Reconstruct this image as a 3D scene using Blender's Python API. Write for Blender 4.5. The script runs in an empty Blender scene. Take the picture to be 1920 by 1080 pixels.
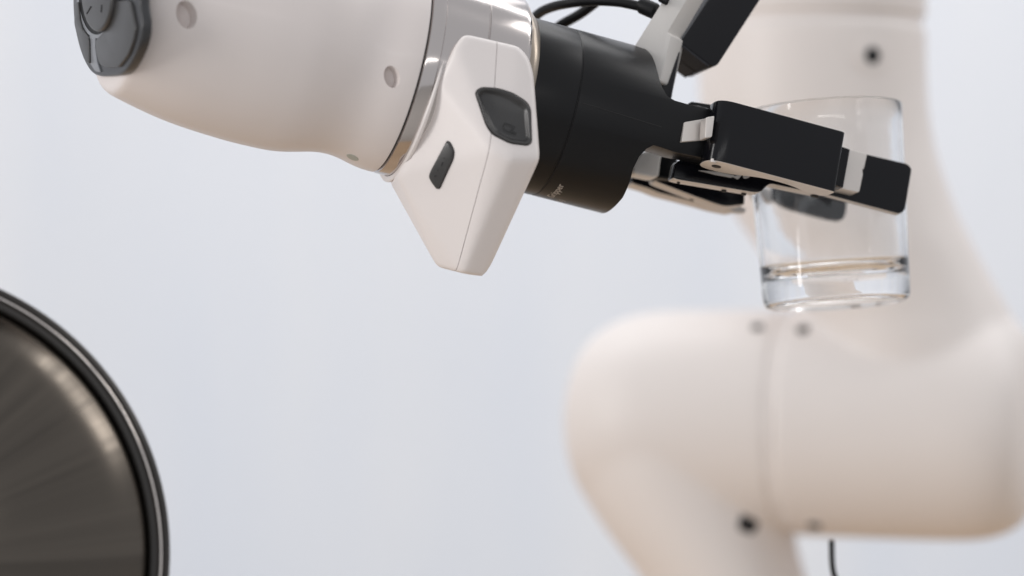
import bpy, bmesh, math, random
from mathutils import Vector, Matrix
from mathutils.bvhtree import BVHTree
random.seed(4)
R = math.radians
scene = bpy.context.scene
COL = scene.collection

# ------------------------------------------------------------------ camera
FOCAL, DIST, CAMZ = 109.0, 1.30, 1.20
cam = bpy.data.cameras.new("camera")
cam.lens, cam.sensor_width = FOCAL, 36.0
cam.clip_start, cam.clip_end = 0.05, 60.0
cam.dof.use_dof = True
cam.dof.focus_distance = 1.292
cam.dof.aperture_fstop = 3.7
cam.dof.aperture_blades = 9
camo = bpy.data.objects.new("camera", cam)
camo.location = (0, -DIST, CAMZ)
camo.rotation_euler = (R(90), 0, 0)
COL.objects.link(camo)
scene.camera = camo

# ------------------------------------------------------------------ light
world = bpy.data.worlds.new("World")
scene.world = world
world.use_nodes = True
bg = world.node_tree.nodes["Background"]
bg.inputs["Color"].default_value = (0.95, 0.965, 1.0, 1)
bg.inputs["Strength"].default_value = 0.62


def area(name, loc, target, sx, sy, power, color=(1, 1, 1)):
    l = bpy.data.lights.new(name, 'AREA')
    l.shape, l.size, l.size_y, l.energy, l.color = 'RECTANGLE', sx, sy, power, color
    o = bpy.data.objects.new(name, l)
    o.location = loc
    o.rotation_euler = (Vector(target) - Vector(loc)).to_track_quat('-Z', 'Y').to_euler()
    COL.objects.link(o)
    return o


area("overhead_fill", (-0.3, 1.15, 3.0), (0.0, 0.1, 1.2), 2.2, 1.2, 10, (1, 0.98, 0.96))  # unseen overhead fill, added for soft top light and reflections
area("window_lamp", (-2.0, -0.95, 1.6), (0.0, 0.0, 1.2), 0.5, 1.4, 23, (1, 0.97, 0.95))
area("side_window_lamp", (2.0, 0.30, 2.55), (0.0, 0.0, 1.15), 0.5, 0.8, 7.5, (1, 0.97, 0.94))
area("upper_side_window_lamp", (1.45, 0.28, 3.1), (-0.1, 0.0, 1.15), 0.5, 0.5, 3.5, (1, 0.98, 0.96))
area("streak_fill", (0.4, -3.2, 2.05), (0.0, 0.0, 1.2), 2.4, 0.07, 5, (1, 0.98, 0.96))  # unseen strip, added to draw a bright line along the flange
area("backdrop_fill", (0.3, 0.9, 2.9), (0.2, 2.3, 1.0), 2.6, 0.5, 20, (0.98, 0.985, 1.0))  # unseen fill, added to bring up the wall
scene.view_settings.view_transform = 'Standard'
scene.view_settings.look = 'None'
scene.view_settings.exposure = 0.0
scene.view_settings.gamma = 1.0
scene.cycles.max_bounces = 16
scene.cycles.transmission_bounces = 14
scene.cycles.sample_clamp_indirect = 4.0

# ------------------------------------------------------------------ frames
F = 1920 * FOCAL / 36.0
K = F / DIST                                   # pixels per metre in the plane y = 0
CAM = Vector((0, -DIST, CAMZ))


def ray(px, py):
    return Vector(((px - 960) / F, 1.0, -(py - 540) / F))


def W(px, py, y):
    return CAM + ray(px, py) * (y + DIST)


C0 = W(747, 133, 0.0)
TH, PH, RO = R(14), R(15), R(12)
AX = Vector((math.cos(PH) * math.cos(TH), math.sin(PH), -math.cos(PH) * math.sin(TH)))
VX = Vector((math.sin(TH), 0, math.cos(TH)))
NX = Vector((math.sin(PH) * math.cos(TH), -math.cos(PH), -math.sin(PH) * math.sin(TH)))
V2 = VX * math.cos(RO) - NX * math.sin(RO)
N2 = NX * math.cos(RO) + VX * math.sin(RO)


def A(px, py, w):            # point of the wrist frame, w pixels in front of the axis plane
    d = ray(px, py)
    return CAM + d * (((C0 - CAM).dot(NX) + w / K) / d.dot(NX))


def G(px, py, w):            # the same for the gripper, rolled about its axis
    d = ray(px, py)
    return CAM + d * (((C0 - CAM).dot(N2) + w / K) / d.dot(N2))


# ------------------------------------------------------------------ materials
def mat(name, color, rough=0.5, metal=0.0, coat=0.0, noise=None, bump=0.0, bscale=400.0, rvar=0.0,
        aniso=0.0, spec=0.5, stretch=(1, 1, 1), cvar=0.0, cscale=30.0):
    m = bpy.data.materials.new(name)
    m.use_nodes = True
    nt = m.node_tree
    b = nt.nodes["Principled BSDF"]
    b.inputs["Base Color"].default_value = (*color, 1)
    b.inputs["Roughness"].default_value = rough
    b.inputs["Metallic"].default_value = metal
    b.inputs["Coat Weight"].default_value = coat
    b.inputs["Coat Roughness"].default_value = 0.12
    b.inputs["Anisotropic"].default_value = aniso
    b.inputs["Specular IOR Level"].default_value = spec
    tc = nt.nodes.new("ShaderNodeTexCoord")
    mp = nt.nodes.new("ShaderNodeMapping")
    mp.inputs["Scale"].default_value = stretch
    nt.links.new(tc.outputs["Object"], mp.inputs["Vector"])
    if rvar:
        n = nt.nodes.new("ShaderNodeTexNoise")
        n.inputs["Scale"].default_value = 45
        n.inputs["Detail"].default_value = 5
        nt.links.new(mp.outputs[0], n.inputs["Vector"])
        mr = nt.nodes.new("ShaderNodeMapRange")
        mr.inputs["To Min"].default_value = max(0.02, rough - rvar)
        mr.inputs["To Max"].default_value = rough + rvar
        nt.links.new(n.outputs["Fac"], mr.inputs["Value"])
        nt.links.new(mr.outputs[0], b.inputs["Roughness"])
    if cvar:
        n = nt.nodes.new("ShaderNodeTexNoise")
        n.inputs["Scale"].default_value = cscale
        n.inputs["Detail"].default_value = 4
        nt.links.new(mp.outputs[0], n.inputs["Vector"])
        mx = nt.nodes.new("ShaderNodeMix")
        mx.data_type = 'RGBA'
        mx.inputs[6].default_value = (*[c * (1 - cvar) for c in color], 1)
        mx.inputs[7].default_value = (*[min(1, c * (1 + cvar)) for c in color], 1)
        nt.links.new(n.outputs["Fac"], mx.inputs[0])
        nt.links.new(mx.outputs[2], b.inputs["Base Color"])
    if bump:
        n = nt.nodes.new("ShaderNodeTexNoise")
        n.inputs["Scale"].default_value = bscale
        n.inputs["Detail"].default_value = 3
        nt.links.new(mp.outputs[0], n.inputs["Vector"])
        bp = nt.nodes.new("ShaderNodeBump")
        bp.inputs["Strength"].default_value = bump
        bp.inputs["Distance"].default_value = 0.0004
        nt.links.new(n.outputs["Fac"], bp.inputs["Height"])
        nt.links.new(bp.outputs[0], b.inputs["Normal"])
    return m


M = {}
M['white'] = mat("white_paint", (0.77, 0.705, 0.68), 0.42, coat=0.15, rvar=0.04, cvar=0.015, bump=0.04, bscale=900)
M['white_far'] = mat("white_gloss_paint", (0.81, 0.755, 0.725), 0.48, coat=0.0, rvar=0.04, cvar=0.012)
M['grip_white'] = mat("white_plastic", (0.82, 0.765, 0.745), 0.38, rvar=0.04, cvar=0.01, bump=0.05, bscale=1400)
M['plug'] = mat("grey_green_plug", (0.42, 0.43, 0.38), 0.5)
M['rubber'] = mat("dark_rubber", (0.046, 0.045, 0.045), 0.30, rvar=0.06, bump=0.08, bscale=1500, cvar=0.06)
M['rubber_base'] = mat("dark_rubber_base", (0.036, 0.037, 0.040), 0.30, rvar=0.05, bump=0.05, bscale=1500)
M['gap'] = mat("black_gap", (0.006, 0.006, 0.007), 0.6)
M['steel'] = mat("turned_steel", (0.57, 0.53, 0.515), 0.15, metal=1.0, rvar=0.05, bump=0.10, bscale=60, aniso=0.5, stretch=(1, 1, 1))
_nt = M['steel'].node_tree
for n_ in _nt.nodes:
    if n_.type == 'MAPPING':                     # brush marks run along the tilted barrel
        n_.inputs["Rotation"].default_value = (0, -R(14), 0)
        n_.inputs["Scale"].default_value = (0.06, 1, 1)
    if n_.type == 'BUMP':
        n_.inputs["Strength"].default_value = 0.30
M['steel_dark'] = mat("bronzed_steel", (0.36, 0.31, 0.26), 0.3, metal=1.0, rvar=0.06)
M['black'] = mat("black_anodised", (0.006, 0.006, 0.007), 0.33, rvar=0.05, bump=0.06, bscale=1800, cvar=0.08, cscale=60, spec=0.27)
M['block'] = mat("black_finger_paint", (0.005, 0.005, 0.007), 0.17, rvar=0.04, bump=0.05, bscale=1800, spec=0.27)
M['alloy'] = mat("machined_alloy", (0.70, 0.655, 0.62), 0.42, metal=0.45, rvar=0.06, bump=0.08, bscale=1200, cvar=0.05)
M['bracket'] = mat("bead_blasted_alloy", (0.78, 0.75, 0.72), 0.5, metal=0.15, rvar=0.05, bump=0.08, bscale=1600)
M['housing'] = mat("black_housing", (0.011, 0.011, 0.014), 0.36, rvar=0.04, bump=0.05, bscale=1500, spec=0.27)
M['endcap'] = mat("charcoal_plastic", (0.032, 0.032, 0.038), 0.75, rvar=0.04)
M['cable'] = mat("black_cable_rubber", (0.010, 0.010, 0.011), 0.45, rvar=0.05, bump=0.1, bscale=900, spec=0.27)
M['print'] = mat("beige_print", (0.50, 0.45, 0.40), 0.5)
M['chrome'] = mat("polished_bead", (0.80, 0.74, 0.70), 0.14, metal=1.0, rvar=0.03)
M['pad_sheen'] = mat("pad_sheen_grey", (0.24, 0.25, 0.27), 0.35, rvar=0.04)  # window reflection on the pad put into a paler grey
M['lid'] = mat("dark_brushed_metal", (0.10, 0.089, 0.077), 0.20, metal=1.0, rvar=0.06, bump=0.12, bscale=50, aniso=0.55, cvar=0.1, cscale=12)
_nt = M['lid'].node_tree
_p = _nt.nodes["Principled BSDF"]
_tc = _nt.nodes.new("ShaderNodeTexCoord")
_sx = _nt.nodes.new("ShaderNodeSeparateXYZ")
_at = _nt.nodes.new("ShaderNodeMath")
_at.operation = 'ARCTAN2'
_ns = _nt.nodes.new("ShaderNodeTexNoise")
_ns.noise_dimensions = '1D'
_ns.inputs["Scale"].default_value = 9.0
_ns.inputs["Detail"].default_value = 2.0
_ns.inputs["Roughness"].default_value = 0.7
_mc = _nt.nodes.new("ShaderNodeMix")
_mc.data_type = 'RGBA'
_mc.inputs[6].default_value = (0.066, 0.059, 0.052, 1)
_mc.inputs[7].default_value = (0.150, 0.130, 0.110, 1)
_mr = _nt.nodes.new("ShaderNodeMapRange")
_mr.inputs["To Min"].default_value, _mr.inputs["To Max"].default_value = 0.34, 0.12
_nt.links.new(_tc.outputs["Object"], _sx.inputs[0])
_nt.links.new(_sx.outputs["Z"], _at.inputs[0])
_nt.links.new(_sx.outputs["X"], _at.inputs[1])
_nt.links.new(_at.outputs[0], _ns.inputs["W"])
_nt.links.new(_ns.outputs["Fac"], _mc.inputs[0])
_nt.links.new(_ns.outputs["Fac"], _mr.inputs["Value"])
_nt.links.new(_mc.outputs[2], _p.inputs["Base Color"])
_nt.links.new(_mr.outputs[0], _p.inputs["Roughness"])
_t = _nt.nodes.new("ShaderNodeTangent")
_t.direction_type, _t.axis = 'RADIAL', 'Y'
_nt.links.new(_t.outputs[0], _nt.nodes["Principled BSDF"].inputs["Tangent"])
_nt.nodes["Principled BSDF"].inputs["Anisotropic"].default_value = 0.5
M['rim'] = mat("black_rim", (0.035, 0.032, 0.030), 0.30, metal=0.3, rvar=0.04)
M['wall'] = mat("pale_wall_paint", (0.765, 0.78, 0.815), 0.9, cvar=0.025, cscale=3.2, stretch=(2.0, 1, 0.30))
for n_ in M['wall'].node_tree.nodes:
    if n_.type == 'MAPPING':
        n_.inputs["Location"].default_value = (0.37, 0, 0)
    if n_.type == 'MIX':
        n_.inputs[6].default_value = (0.655, 0.705, 0.80, 1)
        n_.inputs[7].default_value = (0.84, 0.835, 0.835, 1)
M['floor'] = mat("pale_grey_floor", (0.50, 0.48, 0.455), 0.6, cvar=0.08, cscale=6)
M['wood'] = mat("warm_wood", (0.42, 0.30, 0.19), 0.5, cvar=0.25, cscale=6, stretch=(1, 8, 1))
g = bpy.data.materials.new("clear_glass")
g.use_nodes = True
gb = g.node_tree.nodes["Principled BSDF"]
gb.inputs["Base Color"].default_value = (0.985, 0.99, 0.995, 1)
gb.inputs["Roughness"].default_value = 0.0
gb.inputs["IOR"].default_value = 1.45
gb.inputs["Transmission Weight"].default_value = 1.0
_n = g.node_tree.nodes.new("ShaderNodeTexNoise")
_n.inputs["Scale"].default_value = 28
_b = g.node_tree.nodes.new("ShaderNodeBump")
_b.inputs["Strength"].default_value = 0.008
_b.inputs["Distance"].default_value = 0.002
g.node_tree.links.new(_n.outputs["Fac"], _b.inputs["Height"])
g.node_tree.links.new(_b.outputs[0], gb.inputs["Normal"])
M['glass'] = g


# ------------------------------------------------------------------ helpers
def tag(o, label=None, cat=None, group=None, kind=None):
    for k, v in (('label', label), ('category', cat), ('group', group), ('kind', kind)):
        if v:
            o[k] = v
    return o


def thing(name, loc, label, cat, group=None):
    o = bpy.data.objects.new(name, None)
    o.empty_display_size = 0.02
    o.location = loc
    COL.objects.link(o)
    return tag(o, label, cat, group)


def origin_of(parent):
    p, v = parent, Vector((0, 0, 0))
    while p is not None:
        v += p.location
        p = p.parent
    return v


def obj(name, bm, mats, parent=None, smooth=35, loc=None, weighted=False):
    """Link a bmesh holding WORLD coordinates as one object."""
    org = origin_of(parent) if loc is None else Vector(loc)
    me = bpy.data.meshes.new(name)
    bmesh.ops.recalc_face_normals(bm, faces=bm.faces[:])
    bmesh.ops.translate(bm, verts=bm.verts[:], vec=-org)
    bm.to_mesh(me)
    bm.free()
    for m in (mats if isinstance(mats, (list, tuple)) else [mats]):
        me.materials.append(m)
    if smooth:
        me.shade_smooth()
        me.set_sharp_from_angle(angle=R(smooth))
    o = bpy.data.objects.new(name, me)
    if parent is None and loc is not None:
        o.location = loc
    COL.objects.link(o)
    if parent is not None:
        o.parent = parent
    if weighted:
        wn = o.modifiers.new("wn", 'WEIGHTED_NORMAL')
        wn.keep_sharp = True
    return o


def lathe(prof, c, ax, up, seg=128, closed=False):
    """prof: list of (distance along ax, radius) in metres."""
    bm = bmesh.new()
    ax = ax.normalized()
    u = (up - ax * up.dot(ax)).normalized()
    w = ax.cross(u)
    rings = []
    for s, r in prof:
        if r < 1e-7:
            rings.append([bm.verts.new(c + ax * s)])
        else:
            rings.append([bm.verts.new(c + ax * s + (u * math.cos(t) + w * math.sin(t)) * r)
                          for t in (2 * math.pi * i / seg for i in range(seg))])
    pairs = list(zip(rings, rings[1:]))
    if closed:
        pairs.append((rings[-1], rings[0]))
    for a, b in pairs:
        if len(a) == 1 and len(b) == 1:
            continue
        for i in range(seg):
            j = (i + 1) % seg
            if len(a) == 1:
                bm.faces.new((a[0], b[i], b[j]))
            elif len(b) == 1:
                bm.faces.new((a[i], b[0], a[j]))
            else:
                bm.faces.new((a[i], b[i], b[j], a[j]))
    if not closed:
        for rg in (rings[0], rings[-1]):
            if len(rg) > 1:
                bm.faces.new(rg)
    return bm


def spline(pts, n):
    """Catmull-Rom through the points (tuples of any length)."""
    out = []
    P = [tuple(p) for p in pts]
    for i in range(len(P) - 1):
        p0, p1, p2, p3 = P[max(i - 1, 0)], P[i], P[i + 1], P[min(i + 2, len(P) - 1)]
        for k in range(n):
            t = k / n
            out.append(tuple(0.5 * (2 * b + (c - a) * t + (2 * a - 5 * b + 4 * c - d) * t * t + (3 * b - a - 3 * c + d) * t ** 3)
                             for a, b, c, d in zip(p0, p1, p2, p3)))
    out.append(P[-1])
    return out


def rounded(pts, r, n=5):
    """Round the corners of a closed 2-D outline; r a number or one per corner."""
    out = []
    m = len(pts)
    for i in range(m):
        p, a, b = Vector(pts[i]), Vector(pts[i - 1]), Vector(pts[(i + 1) % m])
        rr = r[i] if isinstance(r, (list, tuple)) else r
        d1, d2 = (a - p), (b - p)
        k = min(rr, d1.length * 0.48, d2.length * 0.48)
        if k < 0.3:
            out.append(tuple(p))
            continue
        p1, p2 = p + d1.normalized() * k, p + d2.normalized() * k
        for j in range(n + 1):
            t = j / n
            out.append(tuple((1 - t) ** 2 * p1 + 2 * t * (1 - t) * p + t * t * p2))
    return out


def prism(front, vec, bevel=0.0, seg=3):
    """Extrude a closed outline of world points along vec, with its two rims bevelled."""
    bm = bmesh.new()
    f = [bm.verts.new(p) for p in front]
    b = [bm.verts.new(p + vec) for p in front]
    n = len(front)
    bm.faces.new(f)
    bm.faces.new(b[::-1])
    for i in range(n):
        bm.faces.new((f[i], b[i], b[(i + 1) % n], f[(i + 1) % n]))
    bmesh.ops.recalc_face_normals(bm, faces=bm.faces[:])
    if bevel:
        fs, bs = set(f), set(b)
        ed = [e for e in bm.edges if (e.verts[0] in fs and e.verts[1] in fs) or (e.verts[0] in bs and e.verts[1] in bs)]
        bmesh.ops.bevel(bm, geom=ed, offset=bevel, segments=seg, profile=0.5, affect='EDGES', clamp_overlap=True)
    return bm


def box(c, ex, ey, ez, hx, hy, hz, bevel=0.0, seg=3):
    bm = bmesh.new()
    bmesh.ops.create_cube(bm, size=2)
    for v in bm.verts:
        v.co = c + ex * (v.co.x * hx) + ey * (v.co.y * hy) + ez * (v.co.z * hz)
    if bevel:
        bmesh.ops.bevel(bm, geom=bm.edges[:], offset=bevel, segments=seg, profile=0.5, affect='EDGES', clamp_overlap=True)
    return bm


def tube(pts, r, seg=20, caps=True):
    bm = bmesh.new()
    rings = []
    up = Vector((0, 1, 0.01))
    for i, p in enumerate(pts):
        t = (pts[min(i + 1, len(pts) - 1)] - pts[max(i - 1, 0)]).normalized()
        u = (up - t * up.dot(t)).normalized()
        w = t.cross(u)
        rr = r[i] if isinstance(r, (list, tuple)) else r
        rings.append([bm.verts.new(p + (u * math.cos(a) + w * math.sin(a)) * rr) for a in (2 * math.pi * k / seg for k in range(seg))])
    for a, b in zip(rings, rings[1:]):
        for i in range(seg):
            j = (i + 1) % seg
            bm.faces.new((a[i], b[i], b[j], a[j]))
    if caps:
        bm.faces.new(rings[0])
        bm.faces.new(rings[-1])
    return bm


def temp(bm, name="temp"):
    me = bpy.data.meshes.new(name)
    bmesh.ops.recalc_face_normals(bm, faces=bm.faces[:])
    bm.to_mesh(me)
    bm.free()
    o = bpy.data.objects.new(name, me)
    COL.objects.link(o)
    return o


def baked(o, kill=()):
    """Apply the modifiers of a temporary object and give its bmesh back."""
    dg = bpy.context.evaluated_depsgraph_get()
    dg.update()
    me = bpy.data.meshes.new_from_object(o.evaluated_get(dg))
    bm = bmesh.new()
    bm.from_mesh(me)
    bpy.data.meshes.remove(me)
    for x in (o, *kill):
        d = x.data
        bpy.data.objects.remove(x)
        bpy.data.meshes.remove(d)
    return bm


def boolean(bm, cutters, op='DIFFERENCE'):
    o = temp(bm)
    cs = [temp(c) for c in cutters]
    for c in cs:
        m = o.modifiers.new("b", 'BOOLEAN')
        m.operation, m.object, m.solver = op, c, 'EXACT'
    return baked(o, cs)


def bvh(bm):
    return BVHTree.FromBMesh(bm)


def hit(tree, px, py):
    p, n, _, _ = tree.ray_cast(CAM, ray(px, py).normalized())
    return p, n


def join(*bms):
    out = bmesh.new()
    for b in bms:
        me = bpy.data.meshes.new("j")
        b.to_mesh(me)
        b.free()
        out.from_mesh(me)
        bpy.data.meshes.remove(me)
    return out


def fuse(bms, voxel=0.0020, it=10):
    o = temp(join(*bms))
    m = o.modifiers.new("r", 'REMESH')
    m.mode, m.voxel_size, m.use_smooth_shade = 'VOXEL', voxel, True
    s = o.modifiers.new("s", 'SMOOTH')
    s.factor, s.iterations = 0.5, it
    return baked(o)


def px(v):
    return v / K


# ================================================================== setting
bm = bmesh.new()
NXW, NZW = 120, 2
rows = []
for j in range(NZW):
    rows.append([bm.verts.new((-4 + 8 * i / NXW, 2.2 + 0.012 * math.sin(i * 0.9) + 0.01 * math.sin(i * 0.37 + 1), 0.30 + 3.7 * j)) for i in range(NXW + 1)])
for i in range(NXW):
    bm.faces.new((rows[0][i], rows[0][i + 1], rows[1][i + 1], rows[1][i]))
wall = obj("wall", bm, M['wall'], loc=(0, 2.2, 0.30), smooth=60)
tag(wall, "pale bluish white wall far out of focus behind the robot arm", kind="structure")
bm = bmesh.new()
bm.faces.new([bm.verts.new(p) for p in ((-4, -3.5, 0.30), (4, -3.5, 0.30), (4, 2.2, 0.30), (-4, 2.2, 0.30))])
fl = obj("floor", bm, M['floor'], loc=(0, 0, 0.30), smooth=0)
tag(fl, "pale grey floor below the robot arm", kind="structure")
tp = obj("bench_top", box(Vector((0.1, 0.44, 0.80)), Vector((1, 0, 0)), Vector((0, 1, 0)), Vector((0, 0, 1)), 0.95, 0.54, 0.02, 0.004, 2), M['wood'], loc=(0.1, 0.44, 0.80), smooth=30)
tag(tp, "warm wooden bench top below the robot arm", kind="structure")

# ================================================================== near robot wrist
arm = thing("robot_arm", C0 - AX * px(300), "sharp white robot wrist with dark round button pad and shiny steel flange", "robot arm")

# pad plane
PC = A(201, -15, 0) - AX * px(4)
PN = Vector((-math.cos(R(24)), -math.sin(R(24)), 0))
prof = [(-660, 0), (-660, 120), (-640, 142), (-610, 152), (-560, 163), (-500, 181), (-402, 199.5), (-300, 206.5),
        (-235, 206.5), (-190, 203.5), (-150, 194.5), (-120, 186.5), (-90, 184), (-64, 187.5), (-42, 192.5), (-20, 195.5), (-6, 195.8)]
core = spline(prof[2:], 6)
pr = [(s / K, r / K) for s, r in prof[:2] + core] + [(px(12), px(195.8)), (px(12), 0)]
shell = lathe(pr, C0, AX, VX, 160)
# cut the end off along the pad plane, with a small lip
geo = bmesh.ops.bisect_plane(shell, geom=shell.verts[:] + shell.edges[:] + shell.faces[:], plane_co=PC - PN * px(6), plane_no=PN, clear_outer=True)
edges = [e for e in geo['geom_cut'] if isinstance(e, bmesh.types.BMEdge)]
bmesh.ops.holes_fill(shell, edges=edges)
shell = fuse([shell], 0.0011, 26)
bmesh.ops.bisect_plane(shell, geom=shell.verts[:] + shell.edges[:] + shell.faces[:], plane_co=C0 - AX * px(2.5), plane_no=AX, clear_outer=True)
bmesh.ops.holes_fill(shell, edges=[e for e in shell.edges if e.is_boundary])
tree = bvh(shell)
cut = []
holes = [(350, 27, 26, 16), (735, 144, 21, 13)]
for (hx, hy, hr, hd) in holes:
    p, n = hit(tree, hx, hy)
    c_ = lathe([(-px(hd * 1.6), 0), (-px(hd * 1.6), px(hr) * 0.93), (px(14), px(hr)), (px(14), 0)], p, n, VX, 48)
    sx = Vector((1, 0, 0.28)).normalized()
    for v in c_.verts:                          # oval mouth, bored at a slant
        d = v.co - p
        v.co -= sx * (d.dot(sx) * 0.30) - sx * (d.dot(n) * 0.55)
    cut.append(c_)
shell = boolean(shell, cut)
shell_tree = bvh(shell)
obj("wrist_shell", shell, M['white'], arm, smooth=30)
p, n = hit(shell_tree, 661, 295)
obj("screw_plug", lathe([(-px(4), 0), (-px(4), px(12)), (px(0.2), px(12)), (px(0.9), px(11)), (px(0.9), 0)], p, n, VX, 32), M['plug'], arm)

# black gasket at the seam, steel flange
obj("seal_ring", lathe([(px(-4), px(186)), (px(-4), px(190.8)), (px(3), px(190.8)), (px(3), px(186))], C0, AX, VX, 128, True), M['gap'], arm)
fp = [(1, 150), (1, 192), (3, 195), (6, 196), (28, 196), (29.5, 194.6), (31, 194.6), (32.5, 195.4), (111, 195.4), (112.5, 193.6), (114, 193.6),
      (115.5, 195.4), (186, 195.4), (192, 194), (197, 190), (199.5, 184), (200, 178), (200, 150)]
obj("flange", lathe([(px(s), px(r)) for s, r in fp], C0, AX, VX, 192, True), M['steel'], arm, smooth=25)
obj("adapter_ring", lathe([(px(196), px(120)), (px(196), px(172)), (px(206), px(174)), (px(214), px(172)), (px(222), px(165)), (px(222), px(120))], C0, AX, VX, 128, True), M['steel_dark'], arm)

# button pad on the cut end
E2 = Vector((0, 0, 1))
E1 = E2.cross(PN).normalized()
if E1.x < 0:
    E1 = -E1


def onpad(x, y, h=0.0):      # pixel -> the pad plane, h pixels proud
    d = ray(x, y)
    q = PC + PN * px(h)
    return CAM + d * ((q - CAM).dot(PN) / d.dot(PN))


def chaikin(p, n=3):
    for _ in range(n):
        q = []
        for a, b in zip(p, p[1:] + p[:1]):
            q += [(a[0] * 0.75 + b[0] * 0.25, a[1] * 0.75 + b[1] * 0.25), (a[0] * 0.25 + b[0] * 0.75, a[1] * 0.25 + b[1] * 0.75)]
        p = q
    return p


pad = obj("button_pad", prism([onpad(x, y, 3) for x, y in chaikin(
    [(136, -10), (138, 45), (148, 90), (160, 122), (176, 143), (206, 143), (232, 140), (252, 108), (264, 75), (267, 40),
     (261, 0), (262, -40), (260, -90), (240, -150), (208, -180), (172, -170), (148, -120), (137, -60)])],
    -PN * px(20), px(5), 4), M['rubber_base'], arm, smooth=40)


def pad_button(name, outline, h, th, r=5, bev=3.0, dish=0):
    pts = rounded(outline, r, 5)
    return obj(name, prism([onpad(x, y, h) for x, y in pts], -PN * px(th), px(bev), 4), M['rubber'], pad, smooth=40)


pad_button("button", [(208, 1), (240, 0), (245, 8), (254, 53), (249, 77), (240, 102), (222, 126), (198, 127), (185, 120), (179, 96), (179, 74), (196, 56)], 9, 14)
pad_button("button", [(139, 8), (146, 2), (149, 36), (155, 58), (166, 72), (167, 119), (162, 118), (148, 84), (139, 45)], 10, 14)
pad_button("button", [(208, -8), (240, -8), (246, -60), (234, -110), (214, -146), (196, -140), (186, -100), (195, -80)], 10, 14)
pad_button("button", [(139, -8), (147, -6), (152, -60), (168, -96), (168, -146), (160, -140), (146, -90)], 10, 14)
# round dome in the middle with its moat
ec = (180, -14)
ring = [(ec[0] + 36 * math.cos(t) * 0.80, ec[1] + 74 * math.sin(t)) for t in (2 * math.pi * k / 48 for k in range(48))]
obj("center_button", prism([onpad(x, y, 18) for x, y in ring], -PN * px(22), px(7), 5), M['rubber'], pad, smooth=50)
ring2 = [(ec[0] + 1 + 41 * math.cos(t) * 0.82, ec[1] + 79 * math.sin(t)) for t in (2 * math.pi * k / 48 for k in range(48))]
ring3 = [(ec[0] + 1 + 33 * math.cos(t) * 0.82, ec[1] + 68 * math.sin(t)) for t in (2 * math.pi * k / 48 for k in range(48))]
bm = bmesh.new()
ra = [bm.verts.new(onpad(x, y, 5.6)) for x, y in ring2]
rb = [bm.verts.new(onpad(x, y, 5.6)) for x, y in ring3]
ra2 = [bm.verts.new(onpad(x, y, 3)) for x, y in ring2]
rb2 = [bm.verts.new(onpad(x, y, 3)) for x, y in ring3]
for i in range(48):
    j = (i + 1) % 48
    bm.faces.new((ra[i], ra[j], rb[j], rb[i]))
    bm.faces.new((ra2[i], ra2[j], ra[j], ra[i]))
    bm.faces.new((rb2[i], rb2[j], rb[j], rb[i]))
obj("moat", bm, M['gap'], pad)
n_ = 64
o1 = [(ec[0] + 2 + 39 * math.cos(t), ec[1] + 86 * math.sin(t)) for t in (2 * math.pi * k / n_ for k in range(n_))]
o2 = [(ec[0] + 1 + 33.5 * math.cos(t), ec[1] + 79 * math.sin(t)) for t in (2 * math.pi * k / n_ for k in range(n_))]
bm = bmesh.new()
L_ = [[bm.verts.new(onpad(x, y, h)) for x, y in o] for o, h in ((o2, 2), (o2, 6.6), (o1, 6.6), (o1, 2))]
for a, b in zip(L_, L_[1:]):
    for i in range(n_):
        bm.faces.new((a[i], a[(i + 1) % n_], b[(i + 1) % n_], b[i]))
obj("sheen_ring", bm, M['pad_sheen'], pad, smooth=40)  # reflected light round the middle button, built as a paler ring
obj("spoke", prism([onpad(x, y, 6.2) for x, y in rounded([(167.5, 66), (178.5, 66), (178, 90), (182, 118), (188, 136), (178, 134), (169, 120), (168.5, 95)], 3, 3)], -PN * px(5), px(1.5), 2), M['pad_sheen'], pad)  # spoke in the same grey, its reflected light put into the colour
for (x0, y0, x1, y1) in ((162, 26, 170, 12), (189, 23, 190, 9)):
    d = Vector((y1 - y0, x0 - x1)).normalized() * 0.9
    obj("engraved_mark", prism([onpad(x, y, 18.8) for x, y in ((x0 - d.x, y0 - d.y), (x1 - d.x, y1 - d.y), (x1 + d.x, y1 + d.y), (x0 + d.x, y0 + d.y))], -PN * px(3)), M['gap'], pad, smooth=0)

# ------------------------------------------------------------------ white clip-on grip
hull_pts = [(853, 84, 205), (868, 62, 200), (940, 76, 206), (972, 86, 209), (992, 108, 213), (1001, 140, 222), (1007, 200, 238), (1013, 298, 270), (957, 299, 280), (926, 285, 270), (896, 224, 248),
            (868, 515, 163), (906, 521, 150), (919, 502, 150), (820, 503, 112), (730, 340, 20), (744, 328, 110), (820, 150, 196), (846, 96, 194),
            # far side
            (740, 345, -150), (835, 480, -60), (895, 485, -70), (990, 300, -150), (996, 130, 60), (975, 95, 60), (880, 90, 60), (800, 200, -100)]
bm = bmesh.new()
vs = [bm.verts.new(A(x, y, w)) for x, y, w in hull_pts]
res = bmesh.ops.convex_hull(bm, input=vs)
junk = [v for v in bm.verts if not v.link_faces]
bmesh.ops.delete(bm, geom=junk, context='VERTS')
bmesh.ops.dissolve_limit(bm, angle_limit=R(9), verts=bm.verts[:], edges=bm.edges[:])
ho = temp(bm)
hb = baked(ho)
hb = fuse([hb], 0.00085, 48)
full_tree = bvh(hb)
clear = lathe([(px(-260), 0), (px(-260), px(209)), (px(34), px(209)), (px(36), px(200)), (px(36), px(150)), (px(36), 0)], C0, AX, VX, 128)
hb = boolean(hb, [clear])
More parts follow.
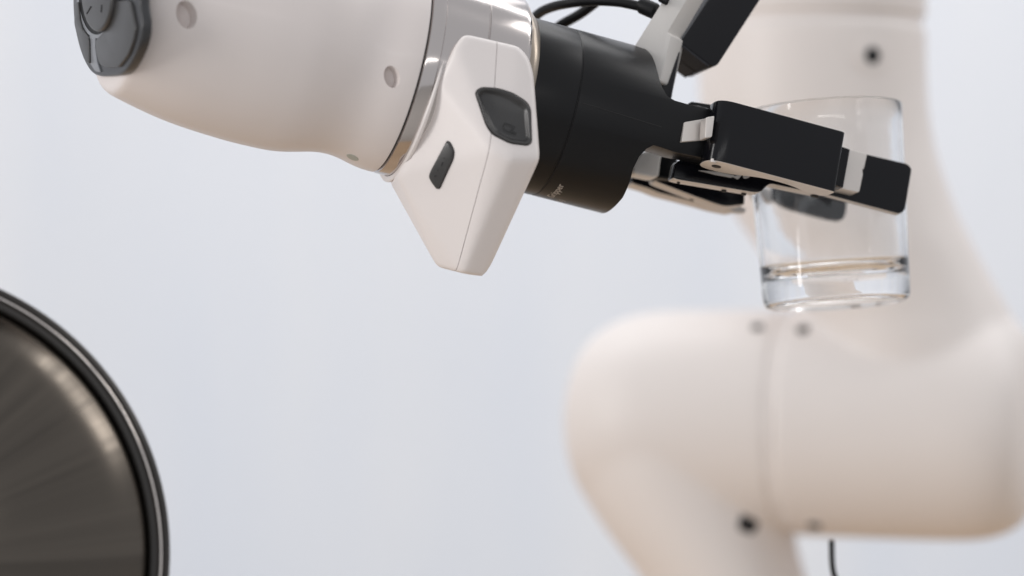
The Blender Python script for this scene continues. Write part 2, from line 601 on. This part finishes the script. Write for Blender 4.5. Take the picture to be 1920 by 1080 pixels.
for (ol, wd) in (([(889, 172), (902, 162.5), (935, 165), (963, 174), (988, 190), (996, 203), (998, 268), (990, 274), (956, 270), (922, 253), (910, 235)], 250),
                 ([(838, 263), (845, 266), (853, 283), (851, 298), (825, 354), (820, 355), (810, 343), (804, 331), (807, 321)], 230)):
    ht = full_tree
    cx, cy = sum(p[0] for p in ol) / len(ol), sum(p[1] for p in ol) / len(ol)
    p, n = hit(ht, cx, cy)
    f_ = []
    for x, y in rounded(ol, 9, 5):
        d = ray(x, y)
        f_.append(CAM + d * ((p + n * px(30) - CAM).dot(n) / d.dot(n)))
    dv = [(q - CAM).normalized() for q in f_]
    pk = bmesh.new()
    a_ = [pk.verts.new(q) for q in f_]
    b_ = [pk.verts.new(q + d * px(52)) for q, d in zip(f_, dv)]
    pk.faces.new(a_)
    pk.faces.new(b_[::-1])
    for i in range(len(a_)):
        j = (i + 1) % len(a_)
        pk.faces.new((a_[i], b_[i], b_[j], a_[j]))
    bmesh.ops.recalc_face_normals(pk, faces=pk.faces[:])
    hb = boolean(hb, [pk])
grip_tree = bvh(hb)
SEAM = C0 + AX * ((A(931, 120, 205) - C0).dot(AX))
SN = (AX + VX * 0.10).normalized()
grip = None


def half(bm, no, first):
    b = bm.copy()
    geo = bmesh.ops.bisect_plane(b, geom=b.verts[:] + b.edges[:] + b.faces[:], plane_co=SEAM + no * px(-0.5), plane_no=no, clear_outer=True)
    ed = [e for e in geo['geom_cut'] if isinstance(e, bmesh.types.BMEdge)]
    bmesh.ops.holes_fill(b, edges=ed)
    return b


grip = obj("grip", half(hb, SN, True), M['grip_white'], arm, smooth=40)
obj("grip_cover", half(hb, -SN, False), M['grip_white'], grip, smooth=40)
hb.free()


bm = bmesh.new()
cs = [(27, 197), (27, 205), (29, 207), (33, 207), (35, 205), (35, 197)]
rr_ = []
for i in range(49):
    t = R(8 - 164 * i / 48)
    e_ = min(1, i / 9) ** 0.5
    rr_.append([bm.verts.new(C0 + AX * px(36 + (a - 36) * e_) + (VX * math.sin(t) + NX * math.cos(t)) * px(196 + (b - 196) * e_)) for a, b in cs])
for a, b in zip(rr_, rr_[1:]):
    for i in range(6):
        bm.faces.new((a[i], b[i], b[(i + 1) % 6], a[(i + 1) % 6]))
bm.faces.new(rr_[0])
bm.faces.new(rr_[-1])
obj("collar_lip", bm, M['grip_white'], grip)


def surface_plate(name, outline, tree, out, deep, m, parent, r=8, bev=2.5, dish=None):
    """A plate whose outline lies on a surface, `out` px proud and `deep` px thick; dish = (inset, depth)."""
    pts = rounded(outline, r, 6)
    hs = [hit(tree, x, y) for x, y in pts]
    cx, cy = sum(p[0] for p in pts) / len(pts), sum(p[1] for p in pts) / len(pts)
    c, nc = hit(tree, cx, cy)
    nn = Vector((0, 0, 0))
    for h in hs:
        if h[0] is not None:
            nn += h[1]
    nn.normalize()
    P = []
    for (x, y), h in zip(pts, hs):
        q = h[0] if h[0] is not None else None
        if q is None or (q - c).length > 0.06:
            d = ray(x, y)
            q = CAM + d * ((c - CAM).dot(nn) / d.dot(nn))
        P.append(q)
    bm = bmesh.new()
    n = len(P)
    cen = sum(P, Vector()) / n
    loops = [[bm.verts.new(p - nn * px(deep)) for p in P], [bm.verts.new(p + nn * px(out - bev)) for p in P]]
    for k in range(1, 5):
        a = k / 4 * math.pi / 2
        loops.append([bm.verts.new(p + (cen - p).normalized() * px(bev) * (1 - math.cos(a)) + nn * px(out - bev + bev * math.sin(a))) for p in P])
    if dish:
        ins, dep = dish
        for k in range(1, 7):
            t = k / 6
            e = t * t * (3 - 2 * t)
            loops.append([bm.verts.new(p + (cen - p).normalized() * px(bev + ins * t) + nn * px(out - dep * e)) for p in P])
    for a, b in zip(loops, loops[1:]):
        for i in range(n):
            j = (i + 1) % n
            bm.faces.new((a[i], a[j], b[j], b[i]))
    bm.faces.new(loops[-1])
    bm.faces.new(loops[0])
    return obj(name, bm, m, parent, smooth=50), nn


bt, bn = surface_plate("thumb_button", [(891, 173), (903, 164), (935, 167), (962, 176), (986, 192), (994, 204), (996, 266), (989, 272), (957, 268), (924, 251), (912, 234)], full_tree, 3.6, 14, M['rubber'], grip, r=10, bev=2.4, dish=(11, 9))
# small engraved hand mark in the dish
dg0 = [(945.5, 231), (949, 231), (962, 236.5), (966, 238), (963, 240.5), (957, 243.5), (968, 249), (967, 251), (953, 247), (946, 243), (944, 238)]
bcen, bnn = hit(full_tree, 950, 222)
bnn = bn
pl0 = bcen - bnn * px(5.4)


def onplane(x, y, q, n):
    d = ray(x, y)
    return CAM + d * ((q - CAM).dot(n) / d.dot(n))


pts = [onplane(x, y, pl0 + bnn * px(0.4), bnn) for x, y in dg0 + dg0[:1]]
obj("hand_mark", tube(pts, px(0.55), 6), M['gap'], grip)
st, sn_ = surface_plate("slide_switch", [(839, 264), (845, 267), (852, 283), (850, 297), (824, 353), (820, 354), (811, 343), (805, 331), (808, 322)], full_tree, 5.0, 14, M['rubber'], grip, r=5, bev=3.4)
q, qn = hit(full_tree, 826, 315)
for x, y, rr in ((815.6, 330.5, 1.4), (820.5, 319.5, 0.9), (832, 297, 0.8)):
    c = onplane(x, y, q + sn_ * px(5.1), sn_)
    obj("engraved_dot", lathe([(-px(2), 0), (-px(2), px(rr)), (px(0.2), px(rr)), (px(0.2), 0)], c, sn_, VX, 12), M['gap'], grip)
obj("engraved_dash", prism([onplane(x, y, q + sn_ * px(5.25), sn_) for x, y in ((826.4, 311), (829.2, 304), (830.6, 304.6), (827.6, 311.6))], -sn_ * px(2)), M['gap'], grip, smooth=0)

# ================================================================== gripper
gr = thing("gripper", C0 + AX * px(210), "black two finger gripper closing around the clear glass", "gripper")
GR = 163.0
bodyp = [(206, 0), (206, 150), (208, 157), (214, 161), (222, GR), (306, GR), (307.5, GR - 1.6), (309, GR - 1.6), (310.5, GR), (760, GR), (760, 0)]
body = lathe([(px(s), px(r)) for s, r in bodyp], C0, AX, VX, 160)
side = [(1199, 84, 64), (1211, 92, 72), (1219, 107, 90), (1225, 128, 112), (1231, 150, 130), (1238, 168, 140), (1248, 182, 148), (1262, 190, 150), (1290, 198, 150), (1392, 224, 150),
        (1376, 312, 150), (1300, 293, 150), (1264, 285, 152), (1240, 276, 155), (1226, 272, 155), (1214, 278, 155), (1203, 291, 155), (1193, 312, 145), (1183, 340, 115), (1172, 368, 85), (1158, 388, 60), (1140, 400, 35), (1120, 404, 10)]
cutp = []
for x, y, w in side:
    p = G(x, y, w) - C0
    cutp.append((p.dot(AX) * K, p.dot(V2) * K))
cutp = [(150, 260), (cutp[0][0] - 14, 260)] + cutp + [(cutp[-1][0] - 6, -260), (150, -260)]
sl = prism([C0 + AX * px(s) + V2 * px(t) + N2 * px(260) for s, t in cutp], -N2 * px(520))
body = boolean(body, [sl], 'INTERSECT')
sc_ = cutp[14][0]
back = prism([C0 + AX * px(a) + N2 * px(b) - V2 * px(300) for a, b in rounded([(sc_ - 2, 98), (sc_ - 2, -320), (900, -320), (900, 98)], [30, 1, 1, 1], 6)], V2 * px(600))
sd_ = cutp[17][0]
back2 = prism([C0 + AX * px(a) + N2 * px(b) - V2 * px(300) for a, b in rounded([(sd_, 96), (sd_, -320), (900, -320), (900, 96)], [30, 1, 1, 1], 6)], V2 * px(330))
body = boolean(body, [back, back2])
body_tree = bvh(body)
bo = temp(body)
bv = bo.modifiers.new("bv", 'BEVEL')
bv.width, bv.segments, bv.limit_method, bv.angle_limit, bv.use_clamp_overlap = 0.0016, 3, 'ANGLE', R(38), True
body = baked(bo)
gbody = obj("body", body, M['black'], gr, smooth=40)
# fine split line along the near side of the body
ln = []
for i in range(13):
    t = i / 12
    p, n = hit(body_tree, 1092 + 148 * t, 193 + 45 * t)
    if p is not None:
        ln.append(p + n * px(0.1))
obj("split_line", tube(ln, px(0.7), 6), M['gap'], gr)


def block(name, outline, w, th, m=None, r=6, bev=2.5, parent=gr, vec=None, pale_under=True):
    pts = rounded(outline, r, 5)
    bm = prism([G(x, y, w) for x, y in pts], (-N2 * px(th)) if vec is None else vec, px(bev), 3)
    mats = [m or M['block']]
    if pale_under:
        mats.append(M['alloy'])  # downward faces take the paler second material
        for f in bm.faces:
            f.normal_update()
            if f.normal.dot(-V2) > 0.55:
                f.material_index = 1
    return obj(name, bm, mats, parent, smooth=40)


def bolt(x, y, w, r, parent, m='gap', axis=None, up=0.6):
    ax = -V2 if axis is None else axis
    c = G(x, y, w)
    return obj("bolt", lathe([(-px(6), 0), (-px(6), px(r)), (px(up - 0.3), px(r)), (px(up), px(r - 0.5)), (px(up), 0)], c, ax, N2, 20), M[m], parent)


# far finger first: outer bar, inner bar
ff = block("finger", [(1184, 331), (1190, 326), (1300, 348), (1388, 372), (1384, 395), (1374, 397), (1340, 390), (1305, 380), (1236, 362), (1214, 353), (1186, 345)], -200, 46, r=5)
block("link_bar", [(1226, 331), (1232, 304), (1240, 300), (1398, 342), (1396, 384), (1362, 388), (1345, 384), (1300, 368), (1240, 345), (1230, 341)], -92, 36, r=[6, 8, 6, 4, 4, 10, 12, 4, 8, 4], parent=ff)
block("knuckle_link", [(1187, 318), (1190, 300), (1202, 286), (1222, 280), (1242, 284), (1236, 331), (1226, 333), (1190, 326)], -60, 40, m=M['bracket'], r=9, bev=7, parent=ff, pale_under=False)
block("knuckle", [(1230, 289), (1272, 296), (1266, 338), (1228, 332)], -62, 50, m=M['black'], r=6, bev=5, parent=ff, pale_under=False)  # black piece stands for the dark reflection on the curved link
block("clip", [(1360, 389), (1367, 378), (1399, 391), (1397, 399), (1376, 397)], -176, 22, m=M['alloy'], r=2, bev=1, parent=ff, pale_under=False)
block("finger_pad", [(1446, 350), (1592, 372), (1587, 408), (1579, 417), (1562, 415), (1500, 400), (1462, 388), (1444, 374)], -243, 22, m=M['block'], r=[3, 5, 7, 7, 5, 12, 12, 4], parent=ff, pale_under=False)
block("clip", [(1412, 352), (1440, 358), (1442, 384), (1428, 380), (1414, 366)], -243, 28, m=M['alloy'], r=4, parent=ff, pale_under=False)
bolt(1297, 375, -120, 5, ff)
bolt(1318, 381, -128, 5, ff)
bolt(1196, 350, -226, 7, ff)

b0, b1 = G(1328, 299.5, 205) - C0, G(1567, 359, 205) - C0
s0_, s1_, tb = b0.dot(AX) * K, b1.dot(AX) * K, (b0.dot(V2) + b1.dot(V2)) / 2 * K
plan = rounded([(s0_, 205), (s1_, 205), (s1_, 152), (s1_ - 42, 152), (s1_ - 78, 170), (s0_ + 125, 172), (s0_ + 62, 130), (s0_ + 4, 130)], [36, 9, 14, 14, 30, 40, 34, 34], 10)
bm = prism([C0 + AX * px(a) + N2 * px(b) + V2 * px(tb) for a, b in plan], V2 * px(119), px(2.5), 3)
for f in bm.faces:
    f.normal_update()
    f.material_index = 1 if f.normal.dot(-V2) > 0.55 else 0  # paler material on the downward faces
nf = obj("finger", bm, [M['block'], M['alloy']], gr, smooth=40)
block("link_bar", [(1262, 335), (1268, 305), (1274, 300), (1450, 330), (1558, 350), (1552, 361), (1537, 364), (1478, 352), (1446, 345), (1437, 349), (1426, 361), (1412, 361), (1275, 338)], 88, 32,
      r=[7, 8, 7, 4, 8, 6, 8, 6, 5, 4, 6, 5, 8], bev=2, parent=nf)
block("knuckle_link", [(1283, 229), (1330, 221), (1326, 262), (1278, 266)], 168, 20, m=M['alloy'], r=2.5, bev=3.0, parent=nf, pale_under=False)
block("clip", [(1324, 220), (1340, 217), (1335, 257), (1322, 259)], 209, 30, m=M['alloy'], r=3, bev=2, parent=nf, pale_under=False)
block("knuckle", [(1287, 212), (1290, 196), (1296, 190), (1350, 198), (1350, 250), (1287, 250)], 60, 90, m=M['black'], r=[3, 4, 5, 3, 3, 3], bev=3, parent=nf, pale_under=False)
block("bearing", [(1577, 274), (1594, 280), (1581, 352), (1562, 346)], 150, 60, m=M['block'], r=2, bev=2, parent=nf, pale_under=False)
block("clip", [(1590, 279), (1626, 289), (1620, 316), (1617, 318), (1618, 327), (1611, 361), (1571, 352), (1576, 344)], 112, 42, m=M['alloy'], r=[2, 4, 2, 2, 2, 4, 2, 2], bev=2, parent=nf, pale_under=False)
block("finger_pad", [(1586, 280), (1702, 307), (1710, 316), (1697, 394), (1687, 402), (1552, 366), (1560, 330)], 74, 18, r=[3, 9, 6, 7, 5, 3, 3], bev=1.8, parent=nf)
block("spring", [(1310, 319), (1340, 321), (1378, 329), (1372, 333), (1340, 327)], 92, 8, m=M['alloy'], r=1, bev=0.5, parent=nf, pale_under=False)
block("spring", [(1374, 331), (1389, 326), (1391, 329), (1384, 336)], 92, 8, m=M['alloy'], r=1, bev=0.5, parent=nf, pale_under=False)
block("spring", [(1393, 329), (1408, 326), (1405, 333), (1396, 335)], 92, 8, m=M['alloy'], r=3, bev=0.5, parent=nf, pale_under=False)
bolt(1343, 312.5, 168, 9, nf)
bolt(1337, 305, 192, 7, nf, 'alloy')
bolt(1535, 356.5, 176, 8, nf)
bolt(1527, 368.5, 70, 8, nf)
bolt(1357, 359, 68, 5, nf)
bolt(1394, 365, 68, 5, nf)
bolt(1272, 343.5, 70, 3, nf)
# dished pivot cap on top of the palm
c = G(1308, 208, 118)
obj("pivot_cap", lathe([(-px(8), 0), (-px(8), px(34)), (px(1), px(34)), (px(4), px(31)), (px(5), px(20)), (px(5), 0)], c - V2 * px(2), V2, N2, 40), M['black'], gr)
# round nub below the palm
obj("bolt", lathe([(-px(10), 0), (-px(10), px(9)), (px(6), px(9)), (px(9), px(6)), (px(10), 0)], G(1223, 275, 30), (N2 * 0.8 - V2 * 0.4).normalized(), AX, 24), M['alloy'], gr)


# printed words, wrapped on the cylinder
def wrap_text(txt, s0, ang0, size, name):
    cu = bpy.data.curves.new("t", 'FONT')
    cu.body, cu.size, cu.resolution_u = txt, size, 3
    o = bpy.data.objects.new("t", cu)
    COL.objects.link(o)
    dg = bpy.context.evaluated_depsgraph_get()
    me = bpy.data.meshes.new_from_object(o.evaluated_get(dg))
    bm = bmesh.new()
    bm.from_mesh(me)
    bpy.data.objects.remove(o)
    bpy.data.curves.remove(cu)
    bpy.data.meshes.remove(me)
    bmesh.ops.triangulate(bm, faces=bm.faces[:])
    ext = bmesh.ops.extrude_face_region(bm, geom=bm.faces[:])
    up = {e for e in ext['geom'] if isinstance(e, bmesh.types.BMVert)}
    for v in bm.verts:
        r = px(GR + (0.45 if v in up else -1.0))
        a = ang0 - v.co.x / px(GR)          # read upwards round the barrel
        s = s0 - v.co.y                     # letter tops point back to the flange
        v.co = C0 + AX * s + (-VX * math.sin(a) + NX * math.cos(a)) * r
    return obj(name, bm, M['print'], gr, smooth=0)


wrap_text("Gripper", px(341), R(77), px(20), "lettering")
wrap_text("E J", px(364), R(83), px(17), "lettering")

# ================================================================== depth camera on its bracket
br = [(1320, -55), (1287, 0), (1251, 61), (1258, 66), (1237, 156), (1214, 150), (1189, 88), (1242, 3), (1282, -55)]
YB = 0.018
camt = thing("depth_camera", W(1262, 60, YB), "black box camera on a pale alloy bracket above the gripper", "camera")
e = W(1262 + 25, 60 + 12, YB + 0.014) - W(1262, 60, YB)
obj("bracket", prism([W(x, y, YB) for x, y in rounded(br, [2, 2, 2, 2, 8, 8, 4, 4, 2], 5)], e, 0.0007, 3), M['bracket'], camt, smooth=35)
L3, W3, D3 = Vector((85, 43, 130)).normalized(), Vector((65, 16.6, -48)).normalized(), Vector((-40, 118, -13)).normalized()
W3 = (W3 - L3 * W3.dot(L3)).normalized()
D3 = L3.cross(W3)
if D3.y < 0:
    D3 = -D3
o0 = W(1276, 79, 0.030)
kk = (0.030 + DIST) / F
lw, ll, ld = 84 * kk, 440 * kk, 122 * kk
fr = [(0, ll), (0, 0), (lw, 0), (lw, ll)]
pts = rounded([(0, ll * 1e3), (0, 0), (lw * 1e3, 0), (lw * 1e3, ll * 1e3)], [4, 0.4, 3.4, 4], 6)
hz = obj("housing", prism([o0 + W3 * (a / 1e3) + L3 * (b / 1e3) for a, b in pts], D3 * ld, 0.0006, 2), M['housing'], camt, smooth=40)
obj("end_cap", box(o0 + W3 * lw * 0.43 - L3 * 0.0003 + D3 * ld * 0.5, W3, L3, D3, lw * 0.41, 0.0008, ld * 0.485, 0.0003, 2), M['endcap'], camt)
obj("seam", box(o0 + W3 * lw * 0.43 - L3 * 0.0009 + D3 * ld * 0.52, W3, L3, D3, lw * 0.41, 0.0004, 0.00018), M['gap'], camt, smooth=0)
obj("port", box(o0 + W3 * lw * 0.20 - L3 * 0.0009 + D3 * ld * 0.60, W3, L3, D3, lw * 0.06, 0.0005, ld * 0.10, 0.0004, 3), M['gap'], camt)
obj("spacer", box(W(1235, 140, 0.032), (N2 * 0.2 + AX).normalized(), V2, N2, 0.006, 0.012, 0.006, 0.002, 3), M['housing'], camt)

# cables
P = spline([(985, 60, 0.07), (1005, 30, 0.055), (1030, 15, 0.045), (1068, 6, 0.035), (1115, 2, 0.03), (1160, 4, 0.026), (1200, 12, 0.024)], 8)
cb = thing("cable", W(1068, 6, 0.035), "black cable arching from the flange to a plug at the pale bracket", "cable", "black cables above the gripper")
obj("cord", tube([W(*p) for p in P], px(9.5), 20), M['cable'], cb)
ax = (W(1232, 22, 0.020) - W(1200, 8, 0.024))
pl = [W(1198, 8, 0.0245) + ax * t for t in (0, 0.02, 0.08, 0.12, 0.16, 0.20, 0.9, 0.97, 1.0)]
obj("plug", tube(pl, [px(r) for r in (9, 12, 13, 13, 13, 16, 16, 15, 11)], 24), M['cable'], cb)
obj("plug", tube([W(1236, -6, 0.016), W(1239, -5, 0.016), W(1252, 2, 0.015), W(1254, 3, 0.015)], [px(7), px(9), px(9), px(7)], 20), M['cable'], cb)
P = spline([(1015, 75, 0.065), (1050, 48, 0.06), (1088, 26, 0.055), (1120, 2, 0.05), (1155, -28, 0.045), (1200, -60, 0.04)], 8)
cb2 = obj("cable", tube([W(*p) for p in P], px(10), 20), M['cable'], loc=W(1088, 26, 0.055))
tag(cb2, "straighter black cable rising steeply behind the arched cable, without a visible plug", "cable", "black cables above the gripper")

# ================================================================== glass
GC = G(1556, 383, -92)
T4 = R(3.6)
GA = (Vector((-math.sin(T4), 0, math.cos(T4))) + Vector((0, 0.085, 0))).normalized()
gd = (GC.y + DIST) / F
HB, HT = -190, 181
out = [(HB + 5, 0), (HB + 5, 60), (HB + 3, 100), (HB + 0.5, 116), (HB + 0, 124), (HB + 2.5, 131), (HB + 8, 135.5), (HB + 16, 137.5),
       (HB + 60, 138.8), (HB + 140, 141.2), (HB + 240, 144), (HB + 330, 146.2), (HT - 3, 147.3), (HT - 0.8, 146.6), (HT, 144.8)]
inn = [(HT - 0.8, 143), (HT - 3, 142), (HB + 330, 140.6), (HB + 240, 137.4), (HB + 140, 133.4), (HB + 82, 130), (HB + 66, 127), (HB + 57, 117), (HB + 52, 100), (HB + 49, 70), (HB + 48, 0)]
gl = lathe([(a * gd, b * gd) for a, b in out + inn], GC, GA, Vector((1, 0, 0)), 128)
glo = obj("glass_tumbler", gl, M['glass'], loc=GC + GA * HB * gd, smooth=60)
tag(glo, "clear empty drinking glass with thick base held between the gripper fingers", "glass")

# ================================================================== lid at lower left
YL = -0.10
LC = W(-238, 1042, YL)
ls = (YL + DIST) / F
LA = Vector((0.10, -1, 0.06)).normalized()
lid = thing("metal_lid", LC, "dark polished round metal lid with rolled rim at the lower left", "lid")
lp = [(200, 0), (196, 100), (181, 200), (151, 300), (113, 380), (72, 440), (37, 480), (-6, 518)]
lp = spline(lp, 6)
obj("dome", lathe([(a * ls, b * ls) for a, b in lp] + [(-10 * ls, 518 * ls), (-10 * ls, 0)], LC, LA, Vector((0, 0, 1)), 192), M['lid'], lid, smooth=40)
rp = [(-12, 514), (2, 515), (6, 518), (7, 524), (5, 529), (1, 532), (0, 541), (3, 544), (4, 547), (1, 551), (-6, 553.5), (-20, 553.5), (-34, 548), (-34, 514)]
rim = obj("rim", lathe([(a * ls, b * ls) for a, b in rp], LC, LA, Vector((0, 0, 1)), 192, True), M['rim'], lid, smooth=50)
obj("bead", lathe([(a * ls, b * ls) for a, b in [(1, 533), (6, 533.5), (9, 535.5), (8, 538), (5, 539.5), (1, 540)]], LC, LA, Vector((0, 0, 1)), 192, True), M['chrome'], rim, smooth=60)

# ================================================================== blurred arm behind
YR = 0.40
fs = (YR + DIST) / F
BC = W(1484, 792, YR)
BA = Vector((math.cos(R(17)), -math.sin(R(17)), 0))
UPZ = Vector((0, 0, 1))
far_arm = thing("robot_arm", W(1400, 1075, YR), "large blurred white robot arm joint standing behind the glass", "robot arm")


def loft(secs, y, seg=64, ry=None):
    """secs: (pixel y, left px, right px) stacked into round sections."""
    bm = bmesh.new()
    rings = []
    for yy, l, r in secs:
        c = W((l + r) / 2, yy, y)
        rx = (r - l) / 2 * (y + DIST) / F
        rings.append([bm.verts.new(c + Vector((math.cos(t) * rx, math.sin(t) * (ry or min(rx, 0.068)), 0))) for t in (2 * math.pi * k / seg for k in range(seg))])
    for a, b in zip(rings, rings[1:]):
        for i in range(seg):
            j = (i + 1) % seg
            bm.faces.new((a[i], a[j], b[j], b[i]))
    bm.faces.new(rings[0])
    bm.faces.new(rings[-1])
    bmesh.ops.recalc_face_normals(bm, faces=bm.faces[:])
    return bm


dl = spline([(-2, 211), (-120, 211), (-240, 209), (-300, 201), (-350, 182), (-392, 148), (-416, 100), (-428, 50), (-430, 0)], 5)
drum_a = lathe([(-2 * fs, 0)] + [(a * fs, b * fs) for a, b in dl], BC, BA, UPZ, 96)
neck_a = loft(spline([(780, 1072, 1440), (850, 1064, 1466), (910, 1084, 1478), (980, 1126, 1486), (1040, 1170, 1498), (1080, 1199, 1510), (1150, 1235, 1520), (1300, 1250, 1525)], 4), BC.y + 0.020, ry=0.0600)
la = fuse([drum_a, neck_a], it=34)
la_tree = bvh(la)
obj("lower_link", la, M['white_far'], far_arm, smooth=60)
dr = spline([(2, 211), (140, 213), (270, 214), (350, 212), (400, 200), (432, 178), (452, 140), (462, 80), (465, 0)], 5)
drum_b = lathe([(2 * fs, 0)] + [(a * fs, b * fs) for a, b in dr], BC, BA, UPZ, 96)
neck_b = loft(spline([(48, 1310, 1735), (170, 1310, 1737), (260, 1322, 1748), (330, 1342, 1768), (400, 1376, 1794), (460, 1416, 1824), (520, 1462, 1856), (580, 1500, 1890), (650, 1520, 1922), (760, 1540, 1930)], 4), BC.y - 0.015)
lb = fuse([drum_b, neck_b], it=26)
lb_tree = bvh(lb)
obj("upper_link", lb, M['white_far'], far_arm, smooth=60)
obj("joint_core", lathe([(-8 * fs, 0), (-8 * fs, 208 * fs), (8 * fs, 208 * fs), (8 * fs, 0)], BC, BA, UPZ, 96), M['white_far'], far_arm)
col_c = W(1522.5, 42, BC.y - 0.015)
ks = (BC.y - 0.015 + DIST) / F
ctop = lathe([(5 * ks, 0), (5 * ks, 205 * ks), (9 * ks, 211 * ks), (14 * ks, 212.5 * ks), (330 * ks, 212.5 * ks), (330 * ks, 0)], col_c, UPZ, Vector((1, 0, 0)), 96)
ct_tree = bvh(ctop)
obj("column", ctop, M['white_far'], far_arm, smooth=40)
obj("column_core", lathe([(-12 * ks, 0), (-12 * ks, 205 * ks), (10 * ks, 205 * ks), (10 * ks, 0)], col_c, UPZ, Vector((1, 0, 0)), 96), M['white_far'], far_arm)
for tr, x, y, r1, r2 in ((la_tree, 1420, 614, 17, 11), (la_tree, 1402, 981, 24, 22), (lb_tree, 1506, 619, 16, 12), (lb_tree, 1527, 985, 19, 13), (lb_tree, 1636, 104, 36, 16), (ct_tree, 1628, -4, 36, 16)):
    p, n = hit(tr, x, y)
    s = (p.y + DIST) / F
    sc = obj("screw_seat", lathe([(-6 * s, 0), (-6 * s, r1 * s), (0.8 * s, r1 * s), (1.6 * s, (r1 - 2) * s), (-0.5 * s, (r2 + 1) * s), (-5 * s, r2 * s), (-5 * s, 0)], p, n, Vector((1, 0, 0.1)), 32), M['white_far'], far_arm)
    obj("screw", lathe([(-5 * s, 0), (-5 * s, r2 * s), (-1.2 * s, r2 * s), (-0.6 * s, r2 * 0.7 * s), (-0.6 * s, 0)], p + n * 3.0 * s, n, Vector((1, 0, 0.1)), 24), M['gap'], sc)
# thin dark lead rising in front of the far arm
P = spline([(1559, 1012, 0.12), (1559.5, 1030, 0.12), (1560, 1050, 0.12), (1563, 1074, 0.12), (1574, 1110, 0.12), (1590, 1200, 0.12), (1600, 1400, 0.12)], 5)
ld_ = obj("lead", tube([W(*p) for p in P], [px(3.5)] + [px(6)] * (len(P) - 1), 12), M['cable'], loc=W(1561, 1050, 0.12))
tag(ld_, "short thin dark lead poking up at the lower right under the blurred arm joint", "cable")
